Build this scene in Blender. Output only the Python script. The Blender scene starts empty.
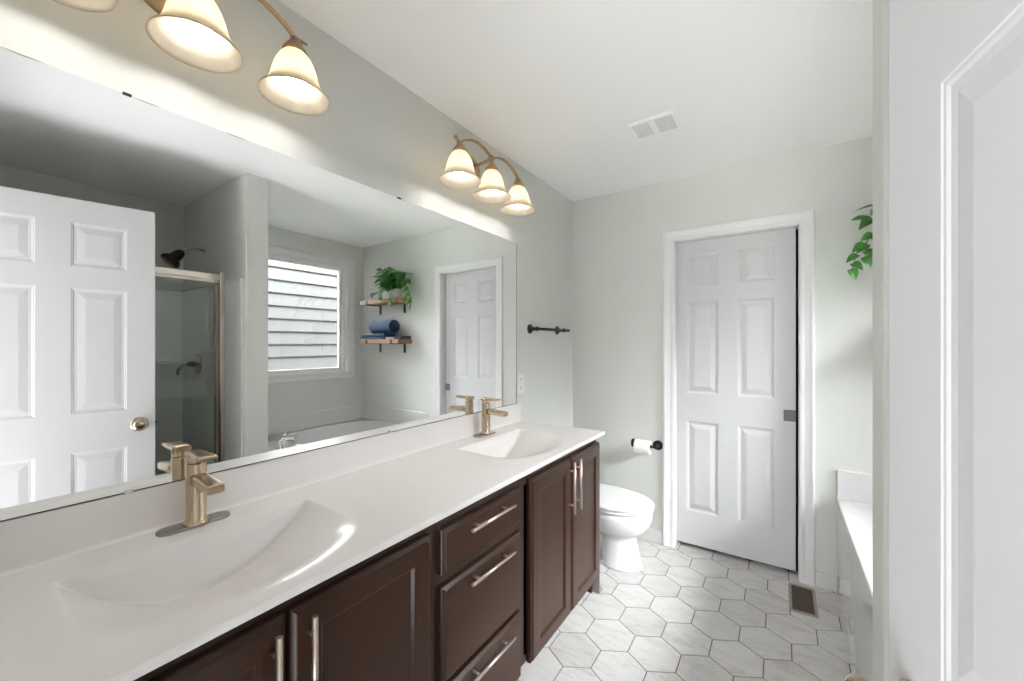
import bpy, bmesh, math, random
from mathutils import Vector, Matrix
random.seed(7)
PI = math.pi
R = math.radians

# ------------------------------------------------------------------ camera, world, exposure
scene = bpy.context.scene
COL = scene.collection
CAM = (1.310, 0.0, 1.354)
cam_data = bpy.data.cameras.new('camera')
cam_data.sensor_width = 36.0
cam_data.lens = 395.58 / 1024 * 36.0
cam_data.shift_y = 2.75 / 1024
cam_data.clip_start = 0.01
cam = bpy.data.objects.new('camera', cam_data)
COL.objects.link(cam)
cam.location = CAM
cam.rotation_euler = (R(90), 0, R(34.06))
scene.camera = cam

world = bpy.data.worlds.new('overcast_sky')
scene.world = world
world.use_nodes = True
bgn = world.node_tree.nodes['Background']
bgn.inputs['Color'].default_value = (0.98, 0.987, 1.0, 1)
SKY_HORIZON, SKY_ZENITH = 3.2, 56.0
_nt = world.node_tree
_tc = _nt.nodes.new('ShaderNodeTexCoord')
_sx = _nt.nodes.new('ShaderNodeSeparateXYZ')
_nt.links.new(_tc.outputs['Generated'], _sx.inputs['Vector'])
_mr = _nt.nodes.new('ShaderNodeMapRange')      # overcast sky: brighter towards the zenith
_mr.interpolation_type = 'SMOOTHSTEP'
_mr.inputs['From Min'].default_value = 0.10
_mr.inputs['From Max'].default_value = 0.72
_mr.inputs['To Min'].default_value = SKY_HORIZON
_mr.inputs['To Max'].default_value = SKY_ZENITH
_nt.links.new(_sx.outputs['Z'], _mr.inputs['Value'])
_mg = _nt.nodes.new('ShaderNodeMapRange')      # added glow below the horizon, lifts the ceiling through the doorway
_mg.interpolation_type = 'SMOOTHSTEP'
_mg.inputs['From Min'].default_value = -0.05
_mg.inputs['From Max'].default_value = -0.6
_mg.inputs['To Min'].default_value = 0.0
_mg.inputs['To Max'].default_value = 2.3
_nt.links.new(_sx.outputs['Z'], _mg.inputs['Value'])
_ad = _nt.nodes.new('ShaderNodeMath')
_nt.links.new(_mr.outputs['Result'], _ad.inputs[0])
_nt.links.new(_mg.outputs['Result'], _ad.inputs[1])
_nt.links.new(_ad.outputs[0], bgn.inputs['Strength'])
BULB = 20.0

vs = scene.view_settings
vs.view_transform = 'Standard'
vs.look = 'None'
vs.gamma = 1.0
vs.exposure = 0.93
try:
    vs.use_curve_mapping = False
except Exception:
    pass
cy = scene.cycles
cy.use_denoising = True
cy.max_bounces = 14
cy.diffuse_bounces = 8
cy.glossy_bounces = 6
cy.transmission_bounces = 8
cy.transparent_max_bounces = 12
cy.sample_clamp_indirect = 10.0
cy.blur_glossy = 0.6

# ------------------------------------------------------------------ materials
def lin(c):
    return tuple(((v / 255) / 12.92 if v / 255 <= 0.04045 else ((v / 255 + 0.055) / 1.055) ** 2.4) for v in c) + (1,)

def mat(name, col, rough=0.5, metal=0.0, bump=0.0, bscale=60, var=0.0, vscale=4, coat=0.0, spec=0.5, stretch=None):
    m = bpy.data.materials.new(name)
    m.use_nodes = True
    nt = m.node_tree
    b = nt.nodes['Principled BSDF']
    b.inputs['Base Color'].default_value = col
    b.inputs['Roughness'].default_value = rough
    b.inputs['Metallic'].default_value = metal
    b.inputs['Specular IOR Level'].default_value = spec
    if coat:
        b.inputs['Coat Weight'].default_value = coat
        b.inputs['Coat Roughness'].default_value = 0.05
    tc = nt.nodes.new('ShaderNodeTexCoord')
    vec = tc.outputs['Object']
    if stretch:
        mp = nt.nodes.new('ShaderNodeMapping')
        mp.inputs['Scale'].default_value = stretch
        nt.links.new(vec, mp.inputs['Vector'])
        vec = mp.outputs['Vector']
    if var:
        n = nt.nodes.new('ShaderNodeTexNoise')
        n.inputs['Scale'].default_value = vscale
        n.inputs['Detail'].default_value = 5
        nt.links.new(vec, n.inputs['Vector'])
        mx = nt.nodes.new('ShaderNodeMix')
        mx.data_type = 'RGBA'
        mx.inputs['A'].default_value = tuple(v * (1 - var) for v in col[:3]) + (1,)
        mx.inputs['B'].default_value = tuple(min(1, v * (1 + var)) for v in col[:3]) + (1,)
        nt.links.new(n.outputs['Fac'], mx.inputs['Factor'])
        nt.links.new(mx.outputs['Result'], b.inputs['Base Color'])
    if bump:
        n2 = nt.nodes.new('ShaderNodeTexNoise')
        n2.inputs['Scale'].default_value = bscale
        n2.inputs['Detail'].default_value = 3
        nt.links.new(vec, n2.inputs['Vector'])
        bp = nt.nodes.new('ShaderNodeBump')
        bp.inputs['Strength'].default_value = bump
        bp.inputs['Distance'].default_value = 0.002
        nt.links.new(n2.outputs['Fac'], bp.inputs['Height'])
        nt.links.new(bp.outputs['Normal'], b.inputs['Normal'])
    return m

M = {}
M['wall'] = mat('sage_wall_paint', (0.685, 0.695, 0.665, 1), 0.75, bump=0.05, bscale=180, var=0.015)
M['ceiling'] = mat('ceiling_paint', (0.93, 0.93, 0.93, 1), 0.85, bump=0.05, bscale=220)
M['trim'] = mat('white_trim_paint', (0.78, 0.78, 0.785, 1), 0.38, var=0.01)
M['door'] = mat('white_door_paint', (0.61, 0.61, 0.622, 1), 0.42, bump=0.06, bscale=40, var=0.012, stretch=(6, 6, 0.6))
M['counter'] = mat('cultured_marble', (0.84, 0.81, 0.80, 1), 0.2, var=0.025, vscale=5, coat=0.0, spec=0.28)
M['espresso'] = mat('espresso_wood', (0.042, 0.018, 0.010, 1), 0.28, spec=0.38, bump=0.01, bscale=30, var=0.10, vscale=7, stretch=(6, 6, 0.8))
M['espresso_shade'] = mat('espresso_frame_shade', (0.040, 0.022, 0.016, 1), 0.5, var=0.2, vscale=7, stretch=(6, 6, 0.8))  # carcass and frame brown lowered to paint in the shade of the reveals
M['champagne'] = mat('champagne_bronze', (0.62, 0.49, 0.36, 1), 0.27, 1.0, bump=0.04, bscale=90, stretch=(1, 1, 12))
M['handle'] = mat('brushed_copper_nickel', (0.74, 0.60, 0.52, 1), 0.3, 1.0, bump=0.03, bscale=200)
M['plate'] = mat('brushed_nickel_plate', (0.36, 0.35, 0.34, 1), 0.3, 1.0)
M['brass'] = mat('antique_brass', (0.47, 0.33, 0.20, 1), 0.3, 1.0, var=0.25, vscale=25)
M['chrome'] = mat('chrome', (0.78, 0.78, 0.785, 1), 0.08, 1.0)
M['nickel'] = mat('satin_nickel_bronze', (0.46, 0.39, 0.31, 1), 0.22, 1.0)
M['bronze'] = mat('oil_rubbed_bronze', (0.060, 0.036, 0.024, 1), 0.3, 0.7)
M['black'] = mat('black_iron_pipe', (0.012, 0.012, 0.012, 1), 0.5, 0.3)
M['dark'] = mat('dark_void', (0.01, 0.01, 0.01, 1), 0.9)
M['porcelain'] = mat('porcelain', (0.84, 0.84, 0.84, 1), 0.1, coat=0.4)
M['acrylic'] = mat('tub_acrylic', (0.73, 0.73, 0.735, 1), 0.08, coat=0.5)
M['surround'] = mat('shower_surround_fibreglass', (0.86, 0.885, 0.865, 1), 0.3)
M['basetile'] = mat('base_tile', (0.70, 0.69, 0.68, 1), 0.3, var=0.05, vscale=14)
M['cove'] = mat('grey_vinyl_cove', (0.27, 0.275, 0.285, 1), 0.45)
M['alu'] = mat('brushed_shower_frame', (0.80, 0.77, 0.73, 1), 0.25, 1.0)
M['vinyl'] = mat('window_vinyl', (0.86, 0.855, 0.855, 1), 0.35)
M['paper'] = mat('toilet_paper', (0.85, 0.84, 0.83, 1), 0.9, bump=0.2, bscale=300)
M['plastic'] = mat('white_plastic', (0.80, 0.80, 0.79, 1), 0.35)
M['towel'] = mat('navy_towel', (0.045, 0.075, 0.135, 1), 0.95, bump=0.9, bscale=420, var=0.35, vscale=60)
M['towel2'] = mat('grey_blue_washcloth', (0.30, 0.32, 0.40, 1), 0.95, bump=0.9, bscale=420, var=0.35, vscale=50)
M['slate'] = mat('charcoal_box', (0.05, 0.05, 0.052, 1), 0.6)
M['wood'] = mat('rustic_shelf_wood', (0.30, 0.155, 0.085, 1), 0.55, bump=0.2, bscale=25, var=0.5, vscale=9, stretch=(1.2, 9, 14))
M['woodend'] = mat('rustic_shelf_front', (0.50, 0.34, 0.27, 1), 0.6, bump=0.2, bscale=25, var=0.35, vscale=9, stretch=(1.2, 9, 14))
M['leaf'] = mat('pothos_leaf', (0.075, 0.25, 0.05, 1), 0.4, var=0.55, vscale=22)
M['stem'] = mat('pothos_stem', (0.10, 0.20, 0.05, 1), 0.5)
M['pot'] = mat('white_ceramic_pot', (0.78, 0.78, 0.76, 1), 0.2)
M['soil'] = mat('potting_soil', (0.03, 0.02, 0.014, 1), 0.95, bump=0.6, bscale=120)
M['register'] = mat('register_metal', (0.36, 0.30, 0.25, 1), 0.4, 0.5)
M['register_dark'] = mat('register_louvre', (0.115, 0.09, 0.068, 1), 0.5, 0.3)
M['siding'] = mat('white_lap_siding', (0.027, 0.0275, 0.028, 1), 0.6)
M['grass'] = mat('outside_ground', (0.16, 0.18, 0.12, 1), 0.95, var=0.3, vscale=3)
M['ventgrey'] = mat('fan_grille_plastic', (0.74, 0.74, 0.74, 1), 0.5)
M['hallbaffle'] = mat('hall_baffle_grey', (0.22, 0.22, 0.22, 1), 0.8)  # dark grey of the added hall walls, keeps bounced light down
M['carpet'] = mat('bedroom_carpet', (0.45, 0.42, 0.38, 1), 0.95, bump=0.5, bscale=300)

def mirror_mat():
    m = bpy.data.materials.new('mirror_silver')
    m.use_nodes = True
    b = m.node_tree.nodes['Principled BSDF']
    b.inputs['Base Color'].default_value = (0.94, 0.95, 0.945, 1)
    b.inputs['Metallic'].default_value = 1.0
    b.inputs['Roughness'].default_value = 0.0
    return m
M['mirror'] = mirror_mat()

def glass_mat(name, tint, refl=0.08):
    m = bpy.data.materials.new(name)
    m.use_nodes = True
    nt = m.node_tree
    nt.nodes.remove(nt.nodes['Principled BSDF'])
    out = nt.nodes['Material Output']
    t = nt.nodes.new('ShaderNodeBsdfTransparent')
    t.inputs['Color'].default_value = tint
    g = nt.nodes.new('ShaderNodeBsdfGlossy')
    g.inputs['Roughness'].default_value = 0.02
    fr = nt.nodes.new('ShaderNodeFresnel')
    fr.inputs['IOR'].default_value = 1.45
    mx = nt.nodes.new('ShaderNodeMixShader')
    nt.links.new(fr.outputs['Fac'], mx.inputs['Fac'])
    nt.links.new(t.outputs['BSDF'], mx.inputs[1])
    nt.links.new(g.outputs['BSDF'], mx.inputs[2])
    nt.links.new(mx.outputs['Shader'], out.inputs['Surface'])
    return m
M['shower_glass'] = glass_mat('shower_glass', (0.96, 0.98, 0.97, 1))
M['window_glass'] = glass_mat('window_glass', (0.97, 0.98, 0.98, 1))

def shade_mat():
    m = bpy.data.materials.new('alabaster_glass')
    m.use_nodes = True
    nt = m.node_tree
    nt.nodes.remove(nt.nodes['Principled BSDF'])
    out = nt.nodes['Material Output']
    tc = nt.nodes.new('ShaderNodeTexCoord')
    n = nt.nodes.new('ShaderNodeTexNoise')
    n.inputs['Scale'].default_value = 18
    n.inputs['Detail'].default_value = 4
    n.inputs['Distortion'].default_value = 1.2
    nt.links.new(tc.outputs['Object'], n.inputs['Vector'])
    mc = nt.nodes.new('ShaderNodeMix')
    mc.data_type = 'RGBA'
    mc.inputs['A'].default_value = (0.49, 0.43, 0.335, 1)
    mc.inputs['B'].default_value = (0.58, 0.53, 0.44, 1)
    nt.links.new(n.outputs['Fac'], mc.inputs['Factor'])
    d = nt.nodes.new('ShaderNodeBsdfDiffuse')
    t = nt.nodes.new('ShaderNodeBsdfTranslucent')
    g = nt.nodes.new('ShaderNodeBsdfGlossy')
    g.inputs['Roughness'].default_value = 0.15
    nt.links.new(mc.outputs['Result'], d.inputs['Color'])
    nt.links.new(mc.outputs['Result'], t.inputs['Color'])
    m1 = nt.nodes.new('ShaderNodeMixShader')
    m1.inputs['Fac'].default_value = 0.70
    nt.links.new(d.outputs['BSDF'], m1.inputs[1])
    nt.links.new(t.outputs['BSDF'], m1.inputs[2])
    m2 = nt.nodes.new('ShaderNodeMixShader')
    m2.inputs['Fac'].default_value = 0.05
    nt.links.new(m1.outputs['Shader'], m2.inputs[1])
    nt.links.new(g.outputs['BSDF'], m2.inputs[2])
    nt.links.new(m2.outputs['Shader'], out.inputs['Surface'])
    return m
M['shade'] = shade_mat()

def bulb_mat():
    m = bpy.data.materials.new('glowing_bulb')
    m.use_nodes = True
    nt = m.node_tree
    nt.nodes.remove(nt.nodes['Principled BSDF'])
    e = nt.nodes.new('ShaderNodeEmission')
    e.inputs['Color'].default_value = (1.0, 0.975, 0.94, 1)
    e.inputs['Strength'].default_value = BULB
    nt.links.new(e.outputs['Emission'], nt.nodes['Material Output'].inputs['Surface'])
    return m
M['bulb'] = bulb_mat()

def tile_mat():
    m = bpy.data.materials.new('hex_marble_tile')
    m.use_nodes = True
    nt = m.node_tree
    b = nt.nodes['Principled BSDF']
    b.inputs['Roughness'].default_value = 0.32
    tc = nt.nodes.new('ShaderNodeTexCoord')
    at = nt.nodes.new('ShaderNodeAttribute')
    at.attribute_name = 'tile'
    sep = nt.nodes.new('ShaderNodeSeparateColor')
    nt.links.new(at.outputs['Color'], sep.inputs['Color'])
    off = nt.nodes.new('ShaderNodeVectorMath')
    off.operation = 'MULTIPLY_ADD'
    nt.links.new(at.outputs['Color'], off.inputs[0])
    off.inputs[1].default_value = (13, 17, 11)
    nt.links.new(tc.outputs['Object'], off.inputs[2])
    mp = nt.nodes.new('ShaderNodeMapping')
    mp.inputs['Rotation'].default_value = (0, 0, R(-35))
    mp.inputs['Scale'].default_value = (1.5, 5.0, 1)
    nt.links.new(off.outputs['Vector'], mp.inputs['Vector'])
    n1 = nt.nodes.new('ShaderNodeTexNoise')
    n1.inputs['Scale'].default_value = 3.2
    n1.inputs['Detail'].default_value = 6
    n1.inputs['Distortion'].default_value = 0.9
    nt.links.new(mp.outputs['Vector'], n1.inputs['Vector'])
    cr = nt.nodes.new('ShaderNodeValToRGB')
    cr.color_ramp.elements[0].position = 0.28
    cr.color_ramp.elements[0].color = (0.56, 0.53, 0.515, 1)
    cr.color_ramp.elements[1].position = 0.52
    cr.color_ramp.elements[1].color = (0.70, 0.685, 0.675, 1)
    e = cr.color_ramp.elements.new(0.40)
    e.color = (0.64, 0.62, 0.605, 1)
    nt.links.new(n1.outputs['Fac'], cr.inputs['Fac'])
    # thin veins
    n2 = nt.nodes.new('ShaderNodeTexNoise')
    n2.inputs['Scale'].default_value = 2.6
    n2.inputs['Detail'].default_value = 7
    n2.inputs['Distortion'].default_value = 1.6
    nt.links.new(mp.outputs['Vector'], n2.inputs['Vector'])
    s = nt.nodes.new('ShaderNodeMath'); s.operation = 'SUBTRACT'; s.inputs[1].default_value = 0.5
    ab = nt.nodes.new('ShaderNodeMath'); ab.operation = 'ABSOLUTE'
    nt.links.new(n2.outputs['Fac'], s.inputs[0]); nt.links.new(s.outputs[0], ab.inputs[0])
    vr = nt.nodes.new('ShaderNodeMapRange')
    vr.inputs['From Min'].default_value = 0.0; vr.inputs['From Max'].default_value = 0.018
    vr.inputs['To Min'].default_value = 0.45; vr.inputs['To Max'].default_value = 0.0
    nt.links.new(ab.outputs[0], vr.inputs['Value'])
    mx = nt.nodes.new('ShaderNodeMix'); mx.data_type = 'RGBA'
    nt.links.new(vr.outputs['Result'], mx.inputs['Factor'])
    nt.links.new(cr.outputs['Color'], mx.inputs['A'])
    mx.inputs['B'].default_value = (0.44, 0.40, 0.38, 1)
    # a slight value change from tile to tile
    hv = nt.nodes.new('ShaderNodeMapRange')
    hv.inputs['To Min'].default_value = 0.78; hv.inputs['To Max'].default_value = 0.90
    nt.links.new(sep.outputs['Red'], hv.inputs['Value'])
    hs = nt.nodes.new('ShaderNodeHueSaturation')
    nt.links.new(hv.outputs['Result'], hs.inputs['Value'])
    nt.links.new(mx.outputs['Result'], hs.inputs['Color'])
    nt.links.new(hs.outputs['Color'], b.inputs['Base Color'])
    return m
M['tile'] = tile_mat()
M['grout'] = mat('grey_grout', (0.13, 0.125, 0.12, 1), 0.9)

# ------------------------------------------------------------------ geometry helpers
class MB:
    """collects faces of one mesh"""
    def __init__(s):
        s.v = []; s.f = []; s.mi = []; s.sm = []
    def add(s, vs, fs, mi=0, smooth=False):
        o = len(s.v)
        s.v += [tuple(p) for p in vs]
        for f in fs:
            s.f.append(tuple(i + o for i in f)); s.mi.append(mi); s.sm.append(smooth)
        return s
    def box(s, a, b, mi=0):
        x0, y0, z0 = a; x1, y1, z1 = b
        v = [(x0,y0,z0),(x1,y0,z0),(x1,y1,z0),(x0,y1,z0),(x0,y0,z1),(x1,y0,z1),(x1,y1,z1),(x0,y1,z1)]
        return s.add(v, [(0,3,2,1),(4,5,6,7),(0,1,5,4),(1,2,6,5),(2,3,7,6),(3,0,4,7)], mi)
    def rings(s, rings, cap0=True, cap1=True, mi=0, smooth=True, close=True):
        n = len(rings[0]); v = [p for r in rings for p in r]; f = []
        for i in range(len(rings) - 1):
            for j in range(n if close else n - 1):
                k = (j + 1) % n
                f.append((i*n+j, i*n+k, (i+1)*n+k, (i+1)*n+j))
        s.add(v, f, mi, smooth)
        o = len(s.v) - len(v)
        if cap0:
            s.f.append(tuple(o + j for j in reversed(range(n)))); s.mi.append(mi); s.sm.append(False)
        if cap1:
            s.f.append(tuple(o + (len(rings)-1)*n + j for j in range(n))); s.mi.append(mi); s.sm.append(False)
        return s
    def lathe(s, prof, n=32, c=(0,0,0), axis='Z', mi=0, cap0=False, cap1=False):
        rs = []
        for r, h in prof:
            ring = []
            for j in range(n):
                a = 2*PI*j/n; u, w = r*math.cos(a), r*math.sin(a)
                p = {'Z': (u, w, h), 'X': (h, u, w), 'Y': (w, h, u)}[axis]
                ring.append((p[0]+c[0], p[1]+c[1], p[2]+c[2]))
            rs.append(ring)
        return s.rings(rs, cap0, cap1, mi)
    def cyl(s, p0, p1, r0, r1=None, n=20, mi=0):
        return s.tube([p0, p1], [r0, r0 if r1 is None else r1], n, mi)
    def tube(s, pts, rad, n=12, mi=0, flat=1.0):
        pts = [Vector(p) for p in pts]
        if not isinstance(rad, (list, tuple)): rad = [rad]*len(pts)
        rs = []; up = None
        for i, p in enumerate(pts):
            t = (pts[min(i+1, len(pts)-1)] - pts[max(i-1, 0)]).normalized()
            if up is None:
                up = Vector((0,0,1)) if abs(t.z) < 0.9 else Vector((1,0,0))
            a = t.cross(up).normalized(); b = a.cross(t).normalized(); up = b
            rs.append([tuple(p + a*(rad[i]*math.cos(2*PI*j/n)) + b*(rad[i]*flat*math.sin(2*PI*j/n))) for j in range(n)])
        return s.rings(rs, True, True, mi)
    def prism(s, pts, h0, h1, axis='Z', mi=0):
        def P(u, w, h):
            return {'Z': (u, w, h), 'X': (h, u, w), 'Y': (u, h, w)}[axis]
        return s.rings([[P(u, w, h0) for u, w in pts], [P(u, w, h1) for u, w in pts]], mi=mi, smooth=False)
    def sphere(s, c, r, n=20, m=12, sc=(1,1,1), mi=0):
        prof = []
        rs = []
        for i in range(1, m):
            t = PI*i/m
            rs.append([(c[0]+sc[0]*r*math.sin(t)*math.cos(2*PI*j/n), c[1]+sc[1]*r*math.sin(t)*math.sin(2*PI*j/n), c[2]-sc[2]*r*math.cos(t)) for j in range(n)])
        return s.rings(rs, True, True, mi)
    def build(s, name, mats, parent=None, bevel=0.0, seg=2, loc=None, rotz=None, sub=0, autosmooth=False):
        me = bpy.data.meshes.new(name)
        me.from_pydata(s.v, [], s.f)
        if not isinstance(mats, (list, tuple)): mats = [mats]
        for k in mats: me.materials.append(M[k] if isinstance(k, str) else k)
        for p, i, sm in zip(me.polygons, s.mi, s.sm):
            p.material_index = i; p.use_smooth = sm
        bm = bmesh.new(); bm.from_mesh(me)
        bmesh.ops.recalc_face_normals(bm, faces=bm.faces)
        bm.to_mesh(me); bm.free()
        o = bpy.data.objects.new(name, me)
        COL.objects.link(o)
        if parent is not None: o.parent = parent
        if loc is not None: o.location = loc
        if rotz is not None: o.rotation_euler = (0, 0, rotz)
        if bevel:
            md = o.modifiers.new('edge_bevel', 'BEVEL')
            md.width = bevel; md.segments = seg; md.limit_method = 'ANGLE'; md.angle_limit = R(40)
        if sub:
            md = o.modifiers.new('subdivision', 'SUBSURF'); md.levels = sub; md.render_levels = sub
        return o

def tag(o, label=None, cat=None, group=None, kind=None):
    if label: o['label'] = label
    if cat: o['category'] = cat
    if group: o['group'] = group
    if kind: o['kind'] = kind
    return o

def thing(name, label, cat, loc=(0,0,0), rotz=0.0, group=None, kind=None):
    o = bpy.data.objects.new(name, None)
    o.empty_display_size = 0.05
    COL.objects.link(o)
    o.location = loc; o.rotation_euler = (0, 0, rotz)
    return tag(o, label, cat, group, kind)

def dup(root, loc, label, group=None):
    r = root.copy(); COL.objects.link(r); r.location = loc
    r['label'] = label
    if group: r['group'] = group
    for ch in list(root.children):
        c = ch.copy(); COL.objects.link(c); c.parent = r
        for g in list(ch.children):
            d = g.copy(); COL.objects.link(d); d.parent = c
    return r

def struct(name, mb, m, label, cat, **k):
    return tag(mb.build(name, m, **k), label, cat, kind='structure')

# ------------------------------------------------------------------ room shell
D = 2.778          # far wall
H = 2.44
XR = 2.605         # window wall
YF = -0.03         # entry wall face
WX0, WY0, WY1 = 1.494, 1.138, 1.267    # partition between shower and tub

# floor: hexagonal tiles over grout
fl = MB()
SIDE, AP = 0.115, 0.0995
fl.box((-0.12, -0.15, -0.05), (XR + 0.1, D + 0.12, -0.0025), 0)
tiles = []
for j in range(-14, 6):
    for i in range(-12, 24):
        cx = 0.857 + i * 2 * AP + (AP if j % 2 else 0)
        cyy = 2.1255 + j * 1.5 * SIDE
        if not (-0.05 < cx < XR + 0.02 and -0.10 < cyy < D + 0.08): continue
        tiles.append((cx, cyy))
g = 0.0023
for cx, cyy in tiles:
    r1 = SIDE - g * 1.155; r2 = r1 - 0.0015
    v = []
    for rr, z in ((r1, -0.0025), (r1, -0.0008), (r2, 0.0)):
        for k in range(6):
            a = PI/2 + k * PI/3
            v.append((cx + rr*math.cos(a), cyy + rr*math.sin(a), z))
    f = [(12, 13, 14, 15, 16, 17)]
    for k in range(6):
        q = (k + 1) % 6
        f += [(k, q, 6+q, 6+k), (6+k, 6+q, 12+q, 12+k)]
    fl.add(v, f, 1)
floor = struct('floor', fl, ['grout', 'tile'], 'white marble hexagon tile floor with thin grey grout', 'floor')
ca = floor.data.color_attributes.new('tile', 'FLOAT_COLOR', 'CORNER')
for p in floor.data.polygons:
    if p.material_index == 1:
        c = p.center
        best = min(tiles, key=lambda t: (t[0]-c.x)**2 + (t[1]-c.y)**2)
        rnd = random.Random(int(best[0]*1000)*7919 + int(best[1]*1000))
        col = (rnd.random(), rnd.random(), rnd.random(), 1)
    else:
        col = (0.5, 0.5, 0.5, 1)
    for li in p.loop_indices:
        ca.data[li].color = col

struct('ceiling', MB().box((-0.12, -0.15, H), (XR + 0.12, D + 0.12, H + 0.1)), 'ceiling', 'smooth white ceiling over the bathroom', 'ceiling')
struct('wall_left', MB().box((-0.112, -0.15, 0), (-0.004, D, H)), 'wall', 'sage grey wall carrying the long mirror', 'wall')
OX0, OX1, OZ = 0.732, 1.404, 2.030     # pocket-door opening
struct('wall_back', MB().box((-0.112, D, 0), (OX0, D + 0.115, H)).box((OX1, D, 0), (XR + 0.1, D + 0.115, H)).box((OX0, D, OZ), (OX1, D + 0.115, H)),
       'wall', 'sage grey far wall around the white door', 'wall')
WIY0, WIY1, WIZ0, WIZ1 = 1.46, 2.588, 1.046, 2.190
struct('wall_right', MB().box((XR, -0.15, 0), (XR + 0.12, WIY0, H)).box((XR, WIY1, 0), (XR + 0.12, D, H))
       .box((XR, WIY0, 0), (XR + 0.12, WIY1, WIZ0)).box((XR, WIY0, WIZ1), (XR + 0.12, WIY1, H)),
       'wall', 'sage grey wall with the window above the bathtub', 'wall')
struct('wall_front', MB().box((-0.004, -0.15, 0), (0.84, YF, H)).box((1.60, -0.15, 0), (XR, YF, H)).box((0.84, -0.15, 2.06), (1.60, YF, H)).box((1.597, -0.15, 0), (1.603, -0.04, 2.07)),
       'wall', 'sage grey entry wall around the doorway', 'wall')
struct('wall_partition', MB().box((WX0, WY0, 0), (XR, WY1, H)), 'wall', 'sage grey partition wall between shower and bathtub', 'wall', bevel=0.004)
# dark closet behind the pocket door
struct('wall_closet', MB().box((0.5, D + 0.9, 0), (1.7, D + 0.95, H)).box((0.45, D + 0.115, 0), (0.5, D + 0.95, H)).box((1.7, D + 0.115, 0), (1.75, D + 0.95, H))
       .box((0.45, D + 0.115, H), (1.75, D + 0.95, H + 0.05)).box((0.45, D + 0.115, -0.05), (1.75, D + 0.95, 0)), 'dark', 'dark unlit space behind the pocket door', 'wall')

# tile base along the walls
def baseboard(name, a, b, label):
    return struct(name, MB().box(a, b), 'basetile', label, 'baseboard', bevel=0.003)
baseboard('baseboard_back', (-0.004, D - 0.010, 0), (0.660, D, 0.088), 'pale tile base under the toilet paper holder')
baseboard('baseboard_right', (1.476, D - 0.010, 0), (1.568, D, 0.088), 'short pale tile base between door casing and bathtub')
baseboard('baseboard_left', (-0.004, 2.035, 0), (0.006, D - 0.01, 0.088), 'pale tile base behind the toilet')

# casing: profile swept round an opening with mitred corners
PROF = [(0, 0), (0, 0.009), (0.006, 0.012), (0.016, 0.0115), (0.024, 0.010), (0.045, 0.014), (0.056, 0.018), (0.064, 0.018), (0.070, 0.014), (0.070, 0)]
def casing(mb, u0, u1, w0, w1, closed, place, scale=1.0):
    """u0..u1 x w0..w1 is the inner rectangle; place(u, w, d) gives the 3-D point, d = distance off the wall"""
    rings = []
    if closed:
        corners = [(u0, w0, -1, -1), (u0, w1, -1, 1), (u1, w1, 1, 1), (u1, w0, 1, -1), (u0, w0, -1, -1)]
    else:
        corners = [(u0, w0, -1, 0), (u0, w1, -1, 1), (u1, w1, 1, 1), (u1, w0, 1, 0)]
    for u, w, su, sw in corners:
        rings.append([place(u + su*o*scale, w + sw*o*scale, d) for o, d in PROF])
    mb.rings(rings, not closed, not closed, smooth=False)

mb = MB()
casing(mb, OX0, OX1, 0.0, OZ, False, lambda u, w, d: (u, D - d, w))
mb.box((OX0 - 0.001, D - 0.001, 0), (OX0 + 0.003, D + 0.05, OZ)); mb.box((OX1 - 0.003, D - 0.001, 0), (OX1 + 0.001, D + 0.112, OZ))
mb.box((OX0, D - 0.001, OZ - 0.003), (OX1, D + 0.05, OZ + 0.001))
struct('trim_1', mb, 'trim', 'white moulded casing around the far door', 'door casing')

# ------------------------------------------------------------------ six-panel doors
def leaf(w, h, t, relief=1.0, stile=0.107, mull=0.110, rows=((0.220, 0.815), (1.000, 1.602), (1.708, 1.915))):
    pw = (w - 2*stile - mull) / 2
    cols = [(stile, stile + pw), (stile + pw + mull, w - stile)]
    xs = sorted({0, w, *[c for p in cols for c in p]}); zs = sorted({0, h, *[c for p in rows for c in p]})
    mb = MB()
    for y, sg in ((0.0, 1), (t, -1)):
        for i in range(len(xs) - 1):
            for j in range(len(zs) - 1):
                x0, x1, z0, z1 = xs[i], xs[i+1], zs[j], zs[j+1]
                if (x0, x1) in cols and (z0, z1) in rows:
                    rs = []
                    for off, dep in ((0, 0), (0.002, 0.0018), (0.006, 0.0024), (0.010, 0.0052), (0.020, 0.0056), (0.024, 0.0046), (0.046, 0.0006), (0.048, 0.0003)):
                        rs.append([(x0+off, y+sg*dep*relief, z0+off), (x1-off, y+sg*dep*relief, z0+off), (x1-off, y+sg*dep*relief, z1-off), (x0+off, y+sg*dep*relief, z1-off)])
                    mb.rings(rs, False, True, smooth=False)
                else:
                    mb.add([(x0, y, z0), (x1, y, z0), (x1, y, z1), (x0, y, z1)], [(0, 1, 2, 3)])
    mb.add([(0,0,0),(w,0,0),(w,t,0),(0,t,0),(0,0,h),(w,0,h),(w,t,h),(0,t,h)], [(0,1,2,3),(4,5,6,7),(0,3,7,4),(1,2,6,5)])
    return mb

door1 = leaf(0.697, 2.03, 0.035, 1.35).build('door_1', 'door', loc=(0.692, D + 0.058, 0.024))
tag(door1, 'white six-panel pocket door standing shut in the far wall', 'door', kind='structure')
lp = MB().box((0.638, -0.0025, 0.872), (0.6972, 0.002, 0.938)).box((0.6955, -0.0025, 0.872), (0.6985, 0.028, 0.938))
M['latch'] = mat('dull_nickel', (0.20, 0.20, 0.22, 1), 0.6, 0.2)
lat = lp.build('latch', 'latch', door1, bevel=0.002); lat['label'] = 'square nickel pocket latch'
MB().box((0.652, -0.004, 0.884), (0.680, 0.0, 0.926)).build('latch_pull', 'latch', lat, bevel=0.002)

# entry door, open into the room
th = R(11.0)
LX, LY = 1.424, 0.676
dw = 0.706
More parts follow.
